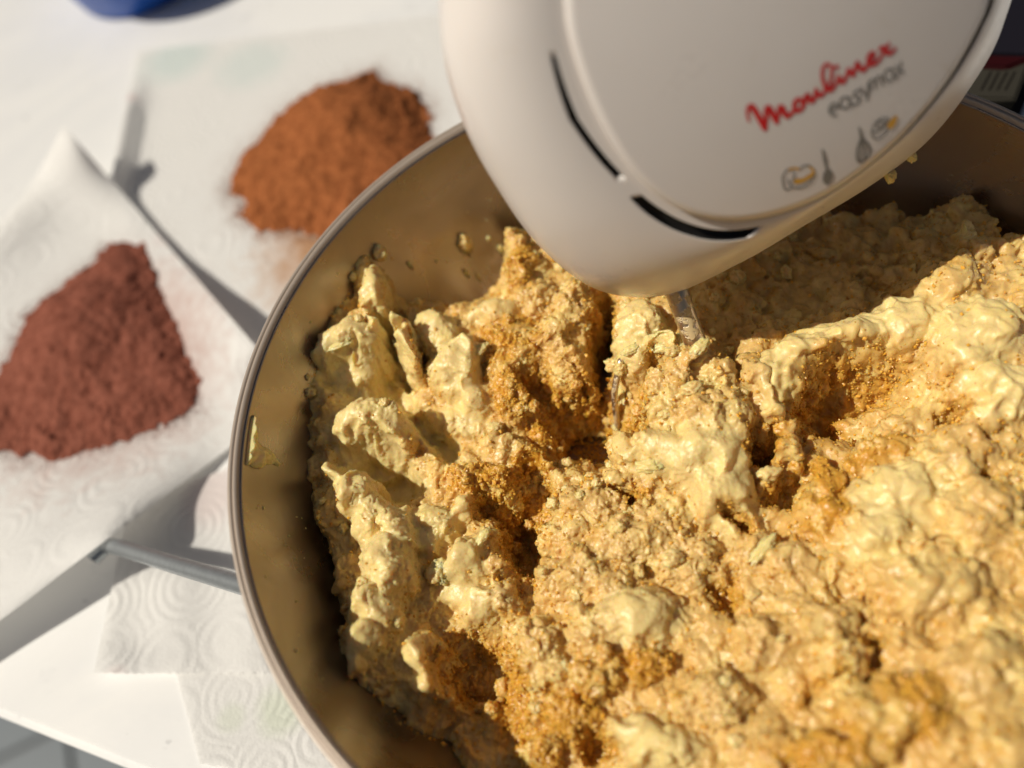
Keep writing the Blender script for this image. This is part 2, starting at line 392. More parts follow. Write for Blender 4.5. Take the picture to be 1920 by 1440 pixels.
# ------------------------------------------------------------------ heaps of powder
def poly_dist(X, Y, poly):                       # signed distance, positive inside
    P = np.asarray(poly, float); d = np.full(X.shape, 1e9); ins = np.zeros(X.shape, bool)
    for k in range(len(P)):
        a, b = P[k], P[(k + 1) % len(P)]; e = b - a
        t = np.clip(((X - a[0]) * e[0] + (Y - a[1]) * e[1]) / (e @ e + 1e-12), 0, 1)
        d = np.minimum(d, (X - a[0] - t * e[0]) ** 2 + (Y - a[1] - t * e[1]) ** 2)
        c = (a[1] > Y) != (b[1] > Y)
        with np.errstate(divide='ignore', invalid='ignore'):
            xi = a[0] + (Y - a[1]) * e[0] / e[1]
        ins ^= c & (X < xi)
    return np.where(ins, 1, -1) * np.sqrt(d)
def heap(name, outline, z0, peak, hmax, mat, label, group, step=0.00065, clear_bowl=False, grains=5200):
    o2 = np.array([at(x, y, z0)[:2] for x, y in outline]); lo_, hi_ = o2.min(0) - .012, o2.max(0) + .012
    xs = np.arange(lo_[0], hi_[0], step); ys = np.arange(lo_[1], hi_[1], step)
    X, Y = np.meshgrid(xs, ys, indexing='ij'); Pp = np.stack([X.ravel(), Y.ravel(), 0 * X.ravel()], 1)
    d = poly_dist(X.ravel(), Y.ravel(), o2)
    d = d + 0.0030 * fbm(Pp, 150, 4, 2.0, .6) + 0.0010 * noise3(Pp, 600, 7)
    pk = at(*peak, z0)
    rr = np.hypot(Pp[:, 0] - pk[0], Pp[:, 1] - pk[1])
    h = hmax * (1 - np.exp(-(np.maximum(d, 0) / 0.013) ** 1.25)) * (0.45 + 0.55 * np.exp(-(rr / 0.03) ** 2))
    P = Pp.copy()
    h = h + (0.0022 * fbm(Pp, 60, 3, 11) + 0.0005 * fbm(Pp, 300, 3, 5) - 0.0010 * smooth(.42, .8, fbm(Pp, 170, 2, 9)) + 0.00025 * noise3(Pp, 1500, 4)) * smooth(0, .006, d)
    P[:, 2] = z0 + np.where(d > 0, np.maximum(h, 0.0002), -0.002)
    keep = d > 0
    if clear_bowl: keep &= np.hypot(P[:, 0], P[:, 1]) > np.interp(P[:, 2], outer[::-1, 1], outer[::-1, 0]) + .0012
    F = grid_faces(len(xs), len(ys)); F = F[keep[F].all(1)]
    u, inv = np.unique(F, return_inverse=True)
    ob = mesh_np(name, P[u], inv.reshape(F.shape), mat); tag(ob, label, 'powder heap', group)
    # stray specks of powder round the edge
    t = RNG.random(grains) * len(o2); k = t.astype(int); fr = (t - k)[:, None]
    e = o2[k] * (1 - fr) + o2[(k + 1) % len(o2)] * fr; ctr = o2.mean(0)
    out = (e - ctr) / np.linalg.norm(e - ctr, axis=1)[:, None]
    e = e + out * RNG.exponential(0.0042, grains)[:, None] + RNG.normal(0, .0015, (grains, 2))
    if clear_bowl: e = e[np.hypot(e[:, 0], e[:, 1]) > .1395]
    s = RNG.uniform(.00008, .00030, len(e))
    base = np.array([(1, 0, 0), (-1, 0, 0), (0, 1, 0), (0, -1, 0), (0, 0, 1), (0, 0, -1)], float)
    fc = np.array([(0, 2, 4), (2, 1, 4), (1, 3, 4), (3, 0, 4), (2, 0, 5), (1, 2, 5), (3, 1, 5), (0, 3, 5)])
    Vg = (np.concatenate([e, np.full((len(e), 1), z0 + .0002)], 1)[:, None] + base * s[:, None, None] * RNG.uniform(.6, 1.4, (len(e), 6, 1))).reshape(-1, 3)
    Fg = (fc[None] + 6 * np.arange(len(e))[:, None, None]).reshape(-1, 3)
    g = mesh_np('powder_speck', Vg, Fg, mat, ob); tag(g, kind='stuff'); return ob
heap('cocoa_heap', [(-60, 800), (-10, 705), (25, 650), (45, 595), (108, 540), (172, 496), (202, 456), (240, 440), (292, 452), (322, 516), (354, 580), (380, 640), (396, 700), (364, 760), (308, 800), (205, 838), (100, 868), (25, 850), (-60, 850)],
     0.0035, (170, 640), 0.020, mat_powder('dark_cocoa_powder', (0.175, 0.056, 0.036), (0.29, 0.105, 0.070)),
     'heap of dark reddish brown cocoa powder on the left paper towel', 'heaps of brown powder on paper towels')
heap('cinnamon_heap', [(428, 345), (446, 298), (500, 245), (532, 205), (598, 165), (660, 148), (702, 130), (722, 152), (770, 165), (800, 192), (806, 225), (830, 330), (740, 420), (640, 480), (590, 440), (540, 432), (485, 438), (447, 402), (462, 384), (436, 366)],
     0.0020, (650, 260), 0.024, mat_powder('orange_cinnamon_powder', (0.22, 0.070, 0.024), (0.37, 0.13, 0.046)),
     'heap of orange brown cinnamon powder behind the bowl rim', 'heaps of brown powder on paper towels', clear_bowl=True)

# ------------------------------------------------------------------ blue pot behind
bcn = at(272, 34, 0.0) + np.array([0, .050, 0])
prof = np.array([(1e-4, .0006), (.026, .0006), (.0275, .002), (.031, .02), (.0365, .045), (.0385, .0475), (.0395, .0485), (.0388, .0495), (.0375, .049), (.036, .046), (.0295, .02), (.026, .004), (1e-4, .0035)])
k = 1.72
V, F = lathe(prof * [k, 1.0], 96, bcn[0], bcn[1]); bp = mesh_np('plastic_pot', V, F[:, ::-1], M_BLUE)
tag(bp, 'bright blue plastic pot at the top edge of the marble table', 'pot')

# ------------------------------------------------------------------ hand mixer
MN = np.array([0.08, -0.93, 0.36]); MN /= np.linalg.norm(MN)      # the way the front panel faces
AX = at(1272, 556, 0.092)                                          # where the beater leaves the body
P0 = AX + MN * 0.030
OD = 0.030
mixer = empty('hand_mixer', tuple(AX)); tag(mixer, 'white electric hand mixer with red lettering held over the bowl', 'hand mixer')
pan = [(1062, -180), (1064, 0), (1080, 100), (1125, 220), (1190, 325), (1265, 388), (1350, 415), (1440, 408), (1540, 372), (1630, 312), (1710, 240), (1780, 155), (1830, 75), (1865, 0), (1880, -110), (1800, -260), (1480, -330), (1160, -290)]
out = [(826, -180), (822, 0), (834, 120), (872, 240), (932, 352), (1012, 462), (1120, 543), (1250, 553), (1390, 492), (1500, 428), (1640, 343), (1742, 262), (1822, 160), (1880, 50), (1910, -110), (1830, -290), (1450, -380), (1000, -330)]
NS = 360
pc, oc = catmull(pan, NS, True), catmull(out, NS, True)
sI = np.arange(NS) / NS * len(pan)                                 # position along the outline in control points
def ctr_px(c): return np.array([1470, 40.0])
# front panel: a shallow dome
def panel_pt(x, y, lift=0.0):
    p = on_plane(x, y, P0, MN)
    c = on_plane(1470., 40., P0, MN); r2 = ((p - c) ** 2).sum(-1) / 0.045 ** 2
    return p + MN * (0.0035 * np.clip(1 - r2, -.6, 1)[..., None] + lift)
rows = []
for k in np.linspace(0.02, 1, 26):
    w = pc * k + ctr_px(0) * (1 - k); rows.append(panel_pt(w[:, 0], w[:, 1]))
rows.append(rows[-1] - MN * 0.0006); rows.append(rows[-1] - MN * 0.0016)
V = np.concatenate(rows); F = grid_faces(len(rows), NS, cv=True)
V = np.concatenate([V, panel_pt(np.array([1470.]), np.array([40.]))]); j = np.arange(NS)
F = np.concatenate([F, np.stack([0 * j + len(V) - 1, j, (j + 1) % NS, (j + 1) % NS], 1)])
bm = bmesh.new(); vs = [bm.verts.new(v) for v in V]
for f in F: bm.faces.new([vs[i] for i in dict.fromkeys(f.tolist())]).smooth = True
part(bm_obj('front_panel', bm, M_PLASTIC), mixer)
# shell from the panel edge round to the back, with the vent slots let into it
ta_, tb_ = [], []
sl = smooth(1.9, 2.3, sI) * 1.0
tg = np.interp(sI, [0, 1, 2, 3, 4, 5, 6, 7, 8, 9, 12, 17.99], [.15, .16, .17, .19, .12, .14, .16, .20, .26, .3, .3, .15])
tw = np.interp(sI, [0, 2, 3, 4, 5, 6, 7, 8, 18], [.014, .02, .034, .036, .058, .062, .085, .09, .07])
ins = (smooth(1.95, 2.1, sI) * smooth(4.08, 4.0, sI) + smooth(4.52, 4.6, sI) * smooth(7.2, 7.0, sI))
rt = []
for k in np.linspace(0, 1, 5): rt.append((tg - tw) * k if k < 1 else tg - tw)
for k in (-0.92, -0.9, 0.0, .9, 0.92): rt.append(tg + tw * (k + 0.02))
for k in np.linspace(0.02, 1, 26): rt.append(tg + tw + (1 - tg - tw) * k)
rt = np.array(rt); rec = np.zeros(len(rt)); rec[6:9] = 1
rows = []
for t, rc in zip(rt, rec):
    w = pc * (1 - t[:, None]) + oc * t[:, None]
    dep = 0.0022 + (OD - 0.0022) * (1 - np.sqrt(np.clip(1 - t ** 2.4, 0, 1)))
    d = ray(w[:, 0], w[:, 1]); p = CAM + d * (((P0 - MN * dep[:, None] - CAM) @ MN) / (d @ MN))[:, None]
    rows.append(p - MN * (0.0030 * rc * ins)[:, None])
midx = np.zeros((len(rt) - 1, NS), int)
for r_ in (5, 6, 7, 8): midx[r_] = (ins > .5)
o3 = rows[-1]; cen = o3.mean(0); vd = (cen - CAM) / np.linalg.norm(cen - CAM)
back = cen + vd * 0.048 + np.array([0, 0.014, 0.022])
for k in np.linspace(0, math.pi / 2, 14)[1:-1]: rows.append(back + (o3 - back) * math.cos(k) ** .62 + (cen - back) * 0 + vd * 0.030 * math.sin(k))
V = np.concatenate(rows + [back[None] + vd * 0.030]); F = grid_faces(len(rows), NS, cv=True)
mi = np.concatenate([midx, np.zeros((len(rows) - 1 - len(midx), NS), int)]).ravel()
bm = bmesh.new(); vs = [bm.verts.new(v) for v in V]
for f, m in zip(F, mi):
    fc = bm.faces.new([vs[i] for i in f]); fc.smooth = True; fc.material_index = int(m)
b0 = (len(rows) - 1) * NS
for i in range(NS): bm.faces.new((vs[b0 + i], vs[b0 + (i + 1) % NS], vs[-1])).smooth = True
sh = bm_obj('mixer_shell', bm, M_PLASTIC); sh.data.materials.append(M_BLACK); part(sh, mixer)
# handle arching over the top, above the frame
hp = [on_plane(x, y, P0 - MN * d_, MN) for x, y, d_ in ((1010, -215, .030), (1010, -300, .020), (1080, -430, .012), (1300, -540, .010), (1600, -560, .014), (1790, -420, .022), (1800, -290, .032))]
part(add_tube('grip', catmull(hp, 40), 0.013, M_PLASTIC, None, 20), mixer)
# printing on the panel: strokes laid on the dome
_lift = [0.00012]
def strokes(name, lines, width, mat, o=(0, 0), s=1.0, closed=False):
    V, F = [], []
    for ln in lines:
        pts = np.array(ln, float); wv = None
        if pts.shape[1] == 3: wv = pts[:, 2]; pts = pts[:, :2]
        n = max(8, len(pts) * 7); cl = closed
        c = catmull(pts, n, cl); c = np.array(o) + c / s
        w = (np.interp(np.linspace(0, 1, n), np.linspace(0, 1, len(pts)), wv) if wv is not None else np.full(n, width)) / s
        t = (np.roll(c, -1, 0) - np.roll(c, 1, 0)) if cl else np.gradient(c, axis=0); t /= np.linalg.norm(t, axis=1)[:, None] + 1e-9
        nn = np.stack([-t[:, 1], t[:, 0]], 1)
        if not cl:                                # rounded ends
            c = np.concatenate([c[:1] - t[:1] * w[0] * .45, c, c[-1:] + t[-1:] * w[-1] * .45]); nn = np.concatenate([nn[:1], nn, nn[-1:]])
            w = np.concatenate([[w[0] * .35], w, [w[-1] * .35]])
        _lift[0] += 0.0000012
        L = c + nn * w[:, None] / 2; Rr = c - nn * w[:, None] / 2
        b = sum(len(x) for x in V)
        A = np.stack([L, Rr], 1).reshape(-1, 2)
        V.append(panel_pt(A[:, 0], A[:, 1], _lift[0])); F.append(grid_faces(len(c), 2, cu=cl) + b)
    ob = mesh_np(name, np.concatenate(V), np.concatenate(F), mat); return part(ob, mixer)
def blob(name, poly, mat, o=(0, 0), s=1.0):
    c = np.array(o) + catmull(poly, 36, True) / s; _lift[0] += 0.0000012
    m = c.mean(0, keepdims=True); A = np.concatenate([m, m * .5 + c * .5, c]); j = np.arange(36); j1 = (j + 1) % 36
    F = np.concatenate([np.stack([0 * j, 1 + j, 1 + j1, 1 + j1], 1), np.stack([1 + j, 37 + j, 37 + j1, 1 + j1], 1)])
    bm = bmesh.new(); vs = [bm.verts.new(v) for v in panel_pt(A[:, 0], A[:, 1], _lift[0])]
    for f in F: bm.faces.new([vs[i] for i in dict.fromkeys(f.tolist())])
    return part(bm_obj(name, bm, mat), mixer)
Z3 = dict(o=(1380, 60), s=5.647)
strokes('red_lettering', [
    [(82, 915, 22), (62, 840, 30), (72, 770, 44), (105, 755, 60), (150, 820, 66), (205, 910, 66), (250, 995, 58)],
    [(250, 1000, 40), (258, 900, 44), (255, 790, 50), (285, 770, 60), (330, 850, 62), (372, 925, 54)],
    [(372, 925, 38), (385, 840, 42), (395, 765, 50), (425, 770, 58), (450, 830, 58), (485, 862, 54), (535, 815, 44)],
    [(640, 735, 44), (620, 685, 44), (570, 690, 46), (550, 745, 50), (570, 800, 52), (620, 790, 48), (650, 740, 42), (660, 690, 40)],
    [(655, 660, 34), (690, 632, 46), (705, 680, 52), (735, 705, 52), (765, 660, 44), (778, 585, 44)],
    [(775, 575, 40), (790, 620, 52), (825, 645, 50), (870, 600, 40), (920, 520, 34), (938, 420, 34), (930, 340, 34), (885, 310, 36), (845, 350, 36), (838, 430, 38), (860, 520, 42), (895, 580, 50), (945, 580, 44), (995, 500, 36), (1015, 440, 34)],
    [(1015, 435, 36), (1030, 480, 50), (1060, 505, 50), (1095, 450, 40), (1118, 365, 42)],
    [(1118, 365, 40), (1150, 400, 52), (1172, 435, 50)],
    [(1172, 440, 38), (1190, 370, 42), (1215, 300, 46), (1240, 350, 54), (1280, 380, 54), (1325, 330, 44)],
    [(1320, 320, 36), (1375, 270, 36), (1400, 215, 36), (1370, 195, 38), (1335, 240, 44), (1335, 300, 48), (1380, 325, 46), (1440, 290, 38), (1490, 215, 32)],
    [(1455, 170, 36), (1485, 145, 52), (1520, 165, 62), (1545, 205, 56), (1590, 200, 44), (1635, 150, 26)],
    [(1560, 95, 24), (1535, 150, 38), (1490, 215, 30)]], 44, M_RED, **Z3)
blob('red_dot', [(958, 345), (985, 312), (1015, 335), (990, 372)], M_RED, **Z3)
def ring(cx, cy, rx, ry, rot=0.0, a0=0.0, a1=360.0, n=14):
    a = np.radians(np.linspace(a0, a1, n)); r = math.radians(rot)
    x, y = rx * np.cos(a), ry * np.sin(a)
    return [(cx + u * math.cos(r) - v * math.sin(r), cy + u * math.sin(r) + v * math.cos(r)) for u, v in zip(x, y)]
strokes('grey_lettering', [
    [(930, 815), (1025, 765)] , ring(980, 795, 52, 66, 0, -20, -300),
    ring(1093, 725, 52, 62, 0), [(1140, 660), (1150, 730), (1175, 765)],
    [(1255, 590), (1215, 600), (1185, 635), (1200, 665), (1245, 660), (1260, 700), (1230, 735), (1185, 745)],
    [(1270, 565), (1282, 620), (1312, 640), (1345, 590), (1345, 520)], [(1340, 540), (1345, 640), (1335, 705)],
    [(1345, 500), (1375, 595)], [(1355, 540), (1380, 485), (1410, 490), (1430, 575)], [(1420, 520), (1445, 455), (1475, 450), (1495, 500), (1505, 545)],
    ring(1570, 440, 52, 66, 0), [(1610, 370), (1625, 440), (1655, 480)],
    [(1635, 345), (1670, 375), (1700, 405), (1740, 410)], [(1705, 300), (1690, 370), (1665, 455)]], 21, M_GREY, **Z3)
Z4 = dict(o=(1440, 200), s=7.385)
strokes('bowl_icon', [ring(430, 960, 185, 150, -25, 10, 200), [(165, 960), (190, 1080), (230, 1140), (310, 1110)], [(330, 890), (320, 960), (330, 1050)],
                      [(165, 950), (220, 860), (310, 820), (380, 840), (480, 790), (560, 810), (615, 890)]], 22, M_GREY, **Z4)
blob('batter_icon', [(345, 985), (450, 975), (540, 920), (600, 880), (600, 940), (520, 1000), (430, 1045), (345, 1050)], M_YELLOW, **Z4)
strokes('batter_rim_icon', [[(250, 850), (320, 825), (390, 845)], [(540, 820), (590, 860), (605, 910)]], 30, M_YELLOW, **Z4)
strokes('whisk_icon', [[(1218, 265, 26), (1240, 340, 34), (1270, 440, 60)], [(1255, 430), (1215, 560), (1215, 700), (1265, 770), (1350, 730), (1410, 640), (1370, 520), (1285, 430)],
                       [(1265, 450), (1265, 600), (1275, 760)], [(1280, 450), (1330, 590), (1335, 730)]], 30, M_GREY, **Z4)
strokes('hook_icon', [[(708, 570, 26), (725, 640, 34), (750, 710, 50), (765, 790, 32), (795, 860, 30)]], 30, M_GREY, **Z4)
blob('hook_head_icon', [(805, 840), (870, 900), (880, 970), (850, 1060), (790, 1075), (745, 1010), (750, 910)], M_GREY, **Z4)
strokes('egg_icon', [ring(1540, 290, 115, 165, 35), [(1420, 340), (1500, 330), (1600, 260), (1630, 190)], ring(1530, 235, 60, 48, -30)], 22, M_GREY, **Z4)
blob('yolk_icon', [(1635, 230), (1700, 150), (1770, 110), (1765, 210), (1710, 295), (1645, 290)], M_YELLOW, **Z4)

# beater: shaft and four wires, coated with dough further down
bt = at(1303, 640, 0.080); bdir = (bt - AX) / np.linalg.norm(bt - AX)
add = lambda nm, pts, r_, n_=14: part(add_tube(nm, pts, r_, M_CHROME, None, n_), mixer)
add('beater_shaft', [AX - bdir * .012, AX, AX + bdir * .004, AX + bdir * .030, AX + bdir * .034], [.0036, .0036, .0035, .0035, .0022], 20)
bx = np.cross(bdir, MN); bx /= np.linalg.norm(bx); by = np.cross(bdir, bx)
for k in range(4):
    a = k * math.pi / 2 + 0.25; sd_ = bx * math.cos(a) + by * math.sin(a)
    add('beater_wire', catmull([AX + bdir * .028 + sd_ * .002, AX + bdir * .034 + sd_ * .012, AX + bdir * .042 + sd_ * .0185, AX + bdir * .055 + sd_ * .0165, AX + bdir * .064 + sd_ * .004], 24), 0.0011, 10)

# ------------------------------------------------------------------ the dough
EDGE = [(706, 470), (645, 528), (576, 600), (545, 680), (556, 770), (566, 850), (582, 930), (606, 1000), (624, 1100), (652, 1160), (628, 1215), (636, 1300), (690, 1385), (800, 1425), (900, 1480), (1050, 1760), (2000, 1900), (2500, 1300), (2420, 620), (2000, 470), (1868, 462), (1838, 385), (1700, 405), (1500, 395), (1300, 380), (1100, 400), (1010, 425), (960, 418), (938, 500), (860, 545), (790, 560), (752, 610), (728, 560), (712, 480)]
BASE = [(640, 600, 80), (690, 500, 84), (600, 700, 78), (620, 900, 71), (650, 1100, 69), (640, 1220, 71), (670, 1290, 69), (850, 1400, 54), (745, 1350, 62), (850, 620, 67), (980, 450, 66), (860, 540, 58), (760, 720, 58), (740, 900, 58), (900, 800, 58), (1000, 1000, 54), (860, 1000, 62), (900, 1150, 57), (1050, 640, 64), (1120, 840, 44), (1150, 1000, 64), (1150, 1200, 66), (1000, 1300, 60), (1000, 1440, 52), (1300, 800, 70), (1300, 640, 71), (1400, 1000, 64), (1350, 1300, 68), (1550, 640, 72), (1600, 500, 68), (1800, 450, 74), (1600, 780, 58), (1700, 900, 70), (1850, 700, 76), (1910, 520, 79), (1850, 1000, 78), (1600, 1150, 73), (1800, 1300, 80), (1500, 1420, 76), (1900, 1420, 84)]
bw = np.array([at(x, y, z / 1000) for x, y, z in BASE])
def base_h(X, Y):
    d2 = (X[:, None] - bw[:, 0]) ** 2 + (Y[:, None] - bw[:, 1]) ** 2
    w = 1 / (d2 + 0.004 ** 2) ** 1.6
    return (w * bw[:, 2]).sum(1) / w.sum(1)
# lumps: x, y, half sizes in photo pixels, turn, rise in mm, kind (b butter, d dough, s sugar)
LUMP = [(640, 628, 66, 42, -25, 9, 'b'), (693, 530, 20, 56, 12, 7, 'b'), (730, 605, 20, 55, -35, 8, 'b'), (706, 580, 30, 26, 0, 9, 'b'), (620, 640, 60, 16, -5, 10, 'b'),
        (684, 775, 84, 56, -12, 12, 'b'), (655, 810, 42, 50, 20, 11, 'b'), (780, 768, 34, 22, -10, 9, 'b'), (790, 815, 26, 18, 30, 5, 'b'),
        (633, 872, 30, 34, 30, 10, 'b'), (650, 905, 42, 48, 35, 11, 'b'), (690, 965, 52, 56, 25, 12, 'b'), (712, 1045, 58, 64, 10, 13, 'b'), (742, 985, 38, 56, 15, 14, 'b'), (685, 1120, 50, 50, 10, 11, 'b'), (668, 1190, 34, 46, 25, 9, 'b'), (652, 1235, 22, 24, 0, 7, 'b'),
        (872, 1038, 62, 38, -35, 11, 'b'), (915, 1000, 34, 32, 0, 11, 'd'), (930, 1050, 22, 36, 20, 9, 'd'), (812, 970, 50, 34, 10, 7, 'b'), (865, 945, 40, 22, -50, 7, 'b'), (798, 1010, 34, 30, 0, 6, 'b'),
        (812, 605, 46, 40, 0, 10, 'b'), (845, 672, 54, 54, 35, 11, 'b'), (888, 735, 40, 42, 30, 11, 'b'), (860, 780, 60, 26, 20, 5, 'b'), (922, 575, 60, 24, -12, 8, 'b'), (870, 640, 34, 30, 0, 11, 'b'),
        (1000, 545, 52, 34, 0, 10, 'd'), (975, 490, 30, 52, 10, 9, 's'), (962, 445, 26, 30, 0, 8, 'd'), (1068, 560, 36, 62, 12, 12, 'd'), (1040, 610, 44, 50, 0, 10, 'd'), (960, 625, 76, 52, 10, 8, 's'), (958, 700, 56, 70, 10, 10, 's'), (1075, 665, 42, 34, 20, 10, 'd'), (1020, 690, 60, 40, 0, 7, 'd'), (1098, 580, 26, 40, 0, 8, 'd'),
        (870, 885, 46, 40, 0, 8, 's'), (925, 900, 50, 46, 0, 9, 's'), (985, 860, 42, 40, 0, 8, 's'), (940, 830, 50, 34, 0, 7, 'd'), (1010, 800, 36, 46, 0, 6, 's'), (1080, 745, 50, 40, 0, 9, 's'), (1120, 770, 30, 60, 0, 7, 's'), (1060, 800, 40, 30, 0, 5, 's'),
        (1205, 595, 56, 50, 0, 12, 'b'), (1190, 650, 44, 34, 20, 12, 'b'), (1240, 640, 50, 24, 20, 12, 'b'), (1298, 662, 52, 36, 0, 17, 'd'), (1350, 690, 46, 40, 20, 12, 'd'), (1270, 715, 95, 58, -10, 15, 'd'), (1330, 765, 110, 64, -10, 16, 'd'), (1245, 770, 70, 50, 0, 13, 'd'), (1250, 835, 110, 54, 12, 13, 'b'), (1330, 830, 84, 56, 0, 14, 'b'), (1345, 900, 82, 66, 30, 13, 'b'), (1385, 965, 60, 44, 20, 10, 'b'), (1420, 700, 30, 60, -20, 12, 'd'), (1452, 770, 26, 60, -20, 13, 'b'), (1483, 840, 24, 54, -15, 12, 'd'), (1470, 885, 40, 22, 0, 9, 'd'),
        (1185, 905, 80, 46, 15, 9, 'd'), (1110, 935, 80, 52, 0, 10, 'd'), (1070, 990, 56, 50, 0, 10, 'd'), (1180, 1000, 100, 56, 0, 10, 'd'), (1085, 1060, 74, 60, 0, 10, 'd'), (1250, 960, 80, 60, 0, 8, 'd'), (1290, 1040, 80, 60, 0, 7, 'd'), (1020, 1075, 30, 40, 0, 9, 'd'), (1140, 1090, 60, 50, 0, 8, 'd'),
        (1190, 1150, 100, 66, -10, 11, 'b'), (1110, 1170, 60, 54, 0, 9, 'd'), (1010, 1195, 56, 54, 0, 11, 'd'), (1040, 1255, 60, 44, 30, 9, 'd'), (990, 1260, 36, 40, 0, 8, 'd'), (905, 1120, 58, 36, -25, 10, 'b'), (945, 1115, 32, 34, 0, 9, 'd'), (860, 1100, 50, 34, 0, 5, 'b'), (785, 1215, 42, 40, 0, 10, 'b'), (800, 1265, 36, 44, -20, 10, 'b'), (1130, 1250, 70, 46, 0, 8, 's'), (1210, 1240, 60, 44, 0, 7, 's'), (1070, 1330, 66, 50, 0, 9, 's'), (1010, 1400, 50, 60, 0, 9, 's'), (1190, 1365, 60, 32, 10, 9, 'b'), (1250, 1400, 80, 50, 0, 8, 'b'), (1340, 1300, 80, 60, 0, 9, 'd'), (1440, 1200, 70, 60, 0, 9, 'd'), (1580, 1230, 60, 50, 0, 10, 'd'), (1540, 1160, 70, 50, 0, 8, 'd'),
        (1560, 640, 150, 52, -14, 10, 'b'), (1470, 690, 60, 40, -10, 10, 'b'), (1700, 590, 130, 56, -20, 10, 'b'), (1800, 510, 80, 46, 0, 11, 'd'), (1832, 455, 40, 24, 10, 9, 'd'), (1815, 425, 16, 30, 0, 9, 'b'), (1850, 600, 100, 70, 0, 8, 'b'), (1700, 800, 70, 40, -30, 7, 'd'), (1660, 850, 80, 34, -10, 6, 's'), (1700, 920, 130, 84, -15, 10, 'b'), (1650, 990, 90, 60, 10, 9, 'b'), (1800, 850, 80, 80, 0, 10, 'd'), (1560, 960, 70, 50, 20, 8, 's'), (1540, 905, 50, 50, 0, 6, 's'), (1410, 1020, 56, 34, -20, 9, 'd'), (1480, 1050, 80, 50, 0, 8, 'd'), (1850, 950, 80, 90, 0, 9, 'd'), (1760, 1090, 130, 70, 10, 9, 'd'), (1700, 1330, 150, 80, -15, 8, 's'), (1860, 1250, 110, 80, 0, 9, 'd'), (1550, 1410, 120, 50, 0, 9, 's'), (1880, 720, 80, 60, 0, 9, 'b')]
# hollows: x, y, half sizes, turn, drop in mm, kind of the floor
HOLE = [(665, 705, 88, 46, 0, 9, 'b'), (725, 895, 84, 44, 12, 13, 'b'), (800, 800, 110, 26, 48, 13, 'b'), (760, 690, 22, 60, -25, 10, 'b'), (975, 1010, 44, 84, -12, 20, 's'), (1000, 920, 40, 60, 0, 12, 's'), (1105, 815, 78, 54, -5, 24, 's'), (1130, 622, 30, 90, 5, 48, 's'), (1195, 815, 26, 60, 0, 16, 's'), (890, 1255, 84, 84, -20, 17, 's'), (1010, 740, 40, 34, 0, 10, 's'), (1438, 838, 48, 36, -20, 22, 's'), (1590, 735, 116, 42, -8, 20, 's'), (1540, 780, 56, 60, 0, 14, 's'), (1792, 765, 36, 15, 0, 16, 's'), (1480, 915, 42, 50, 20, 18, 's'), (1360, 1120, 40, 40, 40, 12, 's'), (1180, 935, 34, 12, 15, 9, 's'), (1120, 905, 22, 18, 0, 8, 's'), (1240, 690, 36, 14, 25, 9, 's'), (1385, 990, 50, 18, 30, 10, 's'), (1120, 1400, 40, 34, 0, 16, 's'), (1545, 1280, 80, 14, -35, 8, 's'), (1640, 1220, 16, 44, 25, 9, 's'), (930, 960, 40, 40, 0, 9, 's'), (1500, 560, 120, 60, -15, 6, 'd'), (1850, 900, 14, 40, -20, 7, 's'), (960, 1330, 40, 80, 20, 9, 's')]
PITCH = 0.00050
cw = np.array([at(x, y, .07)[:2] for x, y in [(480, 380), (2000, 380), (2040, 1560), (500, 1560)]])
x0, y0 = max(cw[:, 0].min(), -.137), max(cw[:, 1].min(), -.137); x1, y1 = min(cw[:, 0].max(), .130), min(cw[:, 1].max(), .137)
xs = np.arange(x0, x1, PITCH); ys = np.arange(y0, y1, PITCH)
X, Y = np.meshgrid(xs, ys, indexing='ij'); X = X.ravel(); Y = Y.ravel(); NV = len(X)
P2 = np.stack([X, Y, 0 * X], 1)
h = base_h(X.astype(np.float32), Y.astype(np.float32))
wx, wy = 0.0016 * fbm(P2, 170, 3, 3.1), 0.0016 * fbm(P2, 170, 3, 41.7)
wx2, wy2 = wx + 0.0008 * noise3(P2, 700, 5), wy + 0.0008 * noise3(P2, 700, 25)
mac = fbm(P2 + np.stack([wx, wy, 0 * wx], 1) * 3, 38, 2, 33.0)
kb, kd, ks = np.full(NV, .15), np.full(NV, .5), np.full(NV, .2)     # what the stuff is made of: butter, dough, sugar
bx0 = at(1380, 900, .07)[0]; big = smooth(bx0 - .012, bx0 + .02, X - .25 * (Y - at(1380, 900, .07)[1]))
h = h + big * (.0045 * (.35 - np.abs(mac)) - .0042 * smooth(.10, .0, np.abs(fbm(P2 + np.stack([wx, wy, 0 * wx], 1) * 2.5, 44, 2, 63.0))))
h = h + 0.0042 * fbm(P2 + np.stack([wx, wy, 0 * wx], 1) * 2, 75, 3, 9.0) - 0.0025 * smooth(.1, .8, np.abs(fbm(P2, 60, 2, 77)) * -1 + .45)
nk = 0.4 * fbm(P2, 110, 3, 60.0); kb = kb + np.maximum(nk, 0) * .9; ks = ks + np.maximum(-nk, 0) * .9
def local(cx, cy, z):
    c = at(cx, cy, z); jx = (at(cx + 10, cy, z) - c)[:2] / 10; jy = (at(cx, cy + 10, z) - c)[:2] / 10
    return c, np.linalg.inv(np.stack([jx, jy], 1))
def q_of(cx, cy, rx, ry, rot, z, rag):
    c, J = local(cx, cy, z); r = math.radians(rot)
    u = J[0, 0] * (X + rag * wx2 - c[0]) + J[0, 1] * (Y + rag * wy2 - c[1]); v = J[1, 0] * (X + rag * wx2 - c[0]) + J[1, 1] * (Y + rag * wy2 - c[1])
    a = (u * math.cos(r) + v * math.sin(r)) / rx; b = (-u * math.sin(r) + v * math.cos(r)) / ry
    return np.sqrt(a * a + b * b)
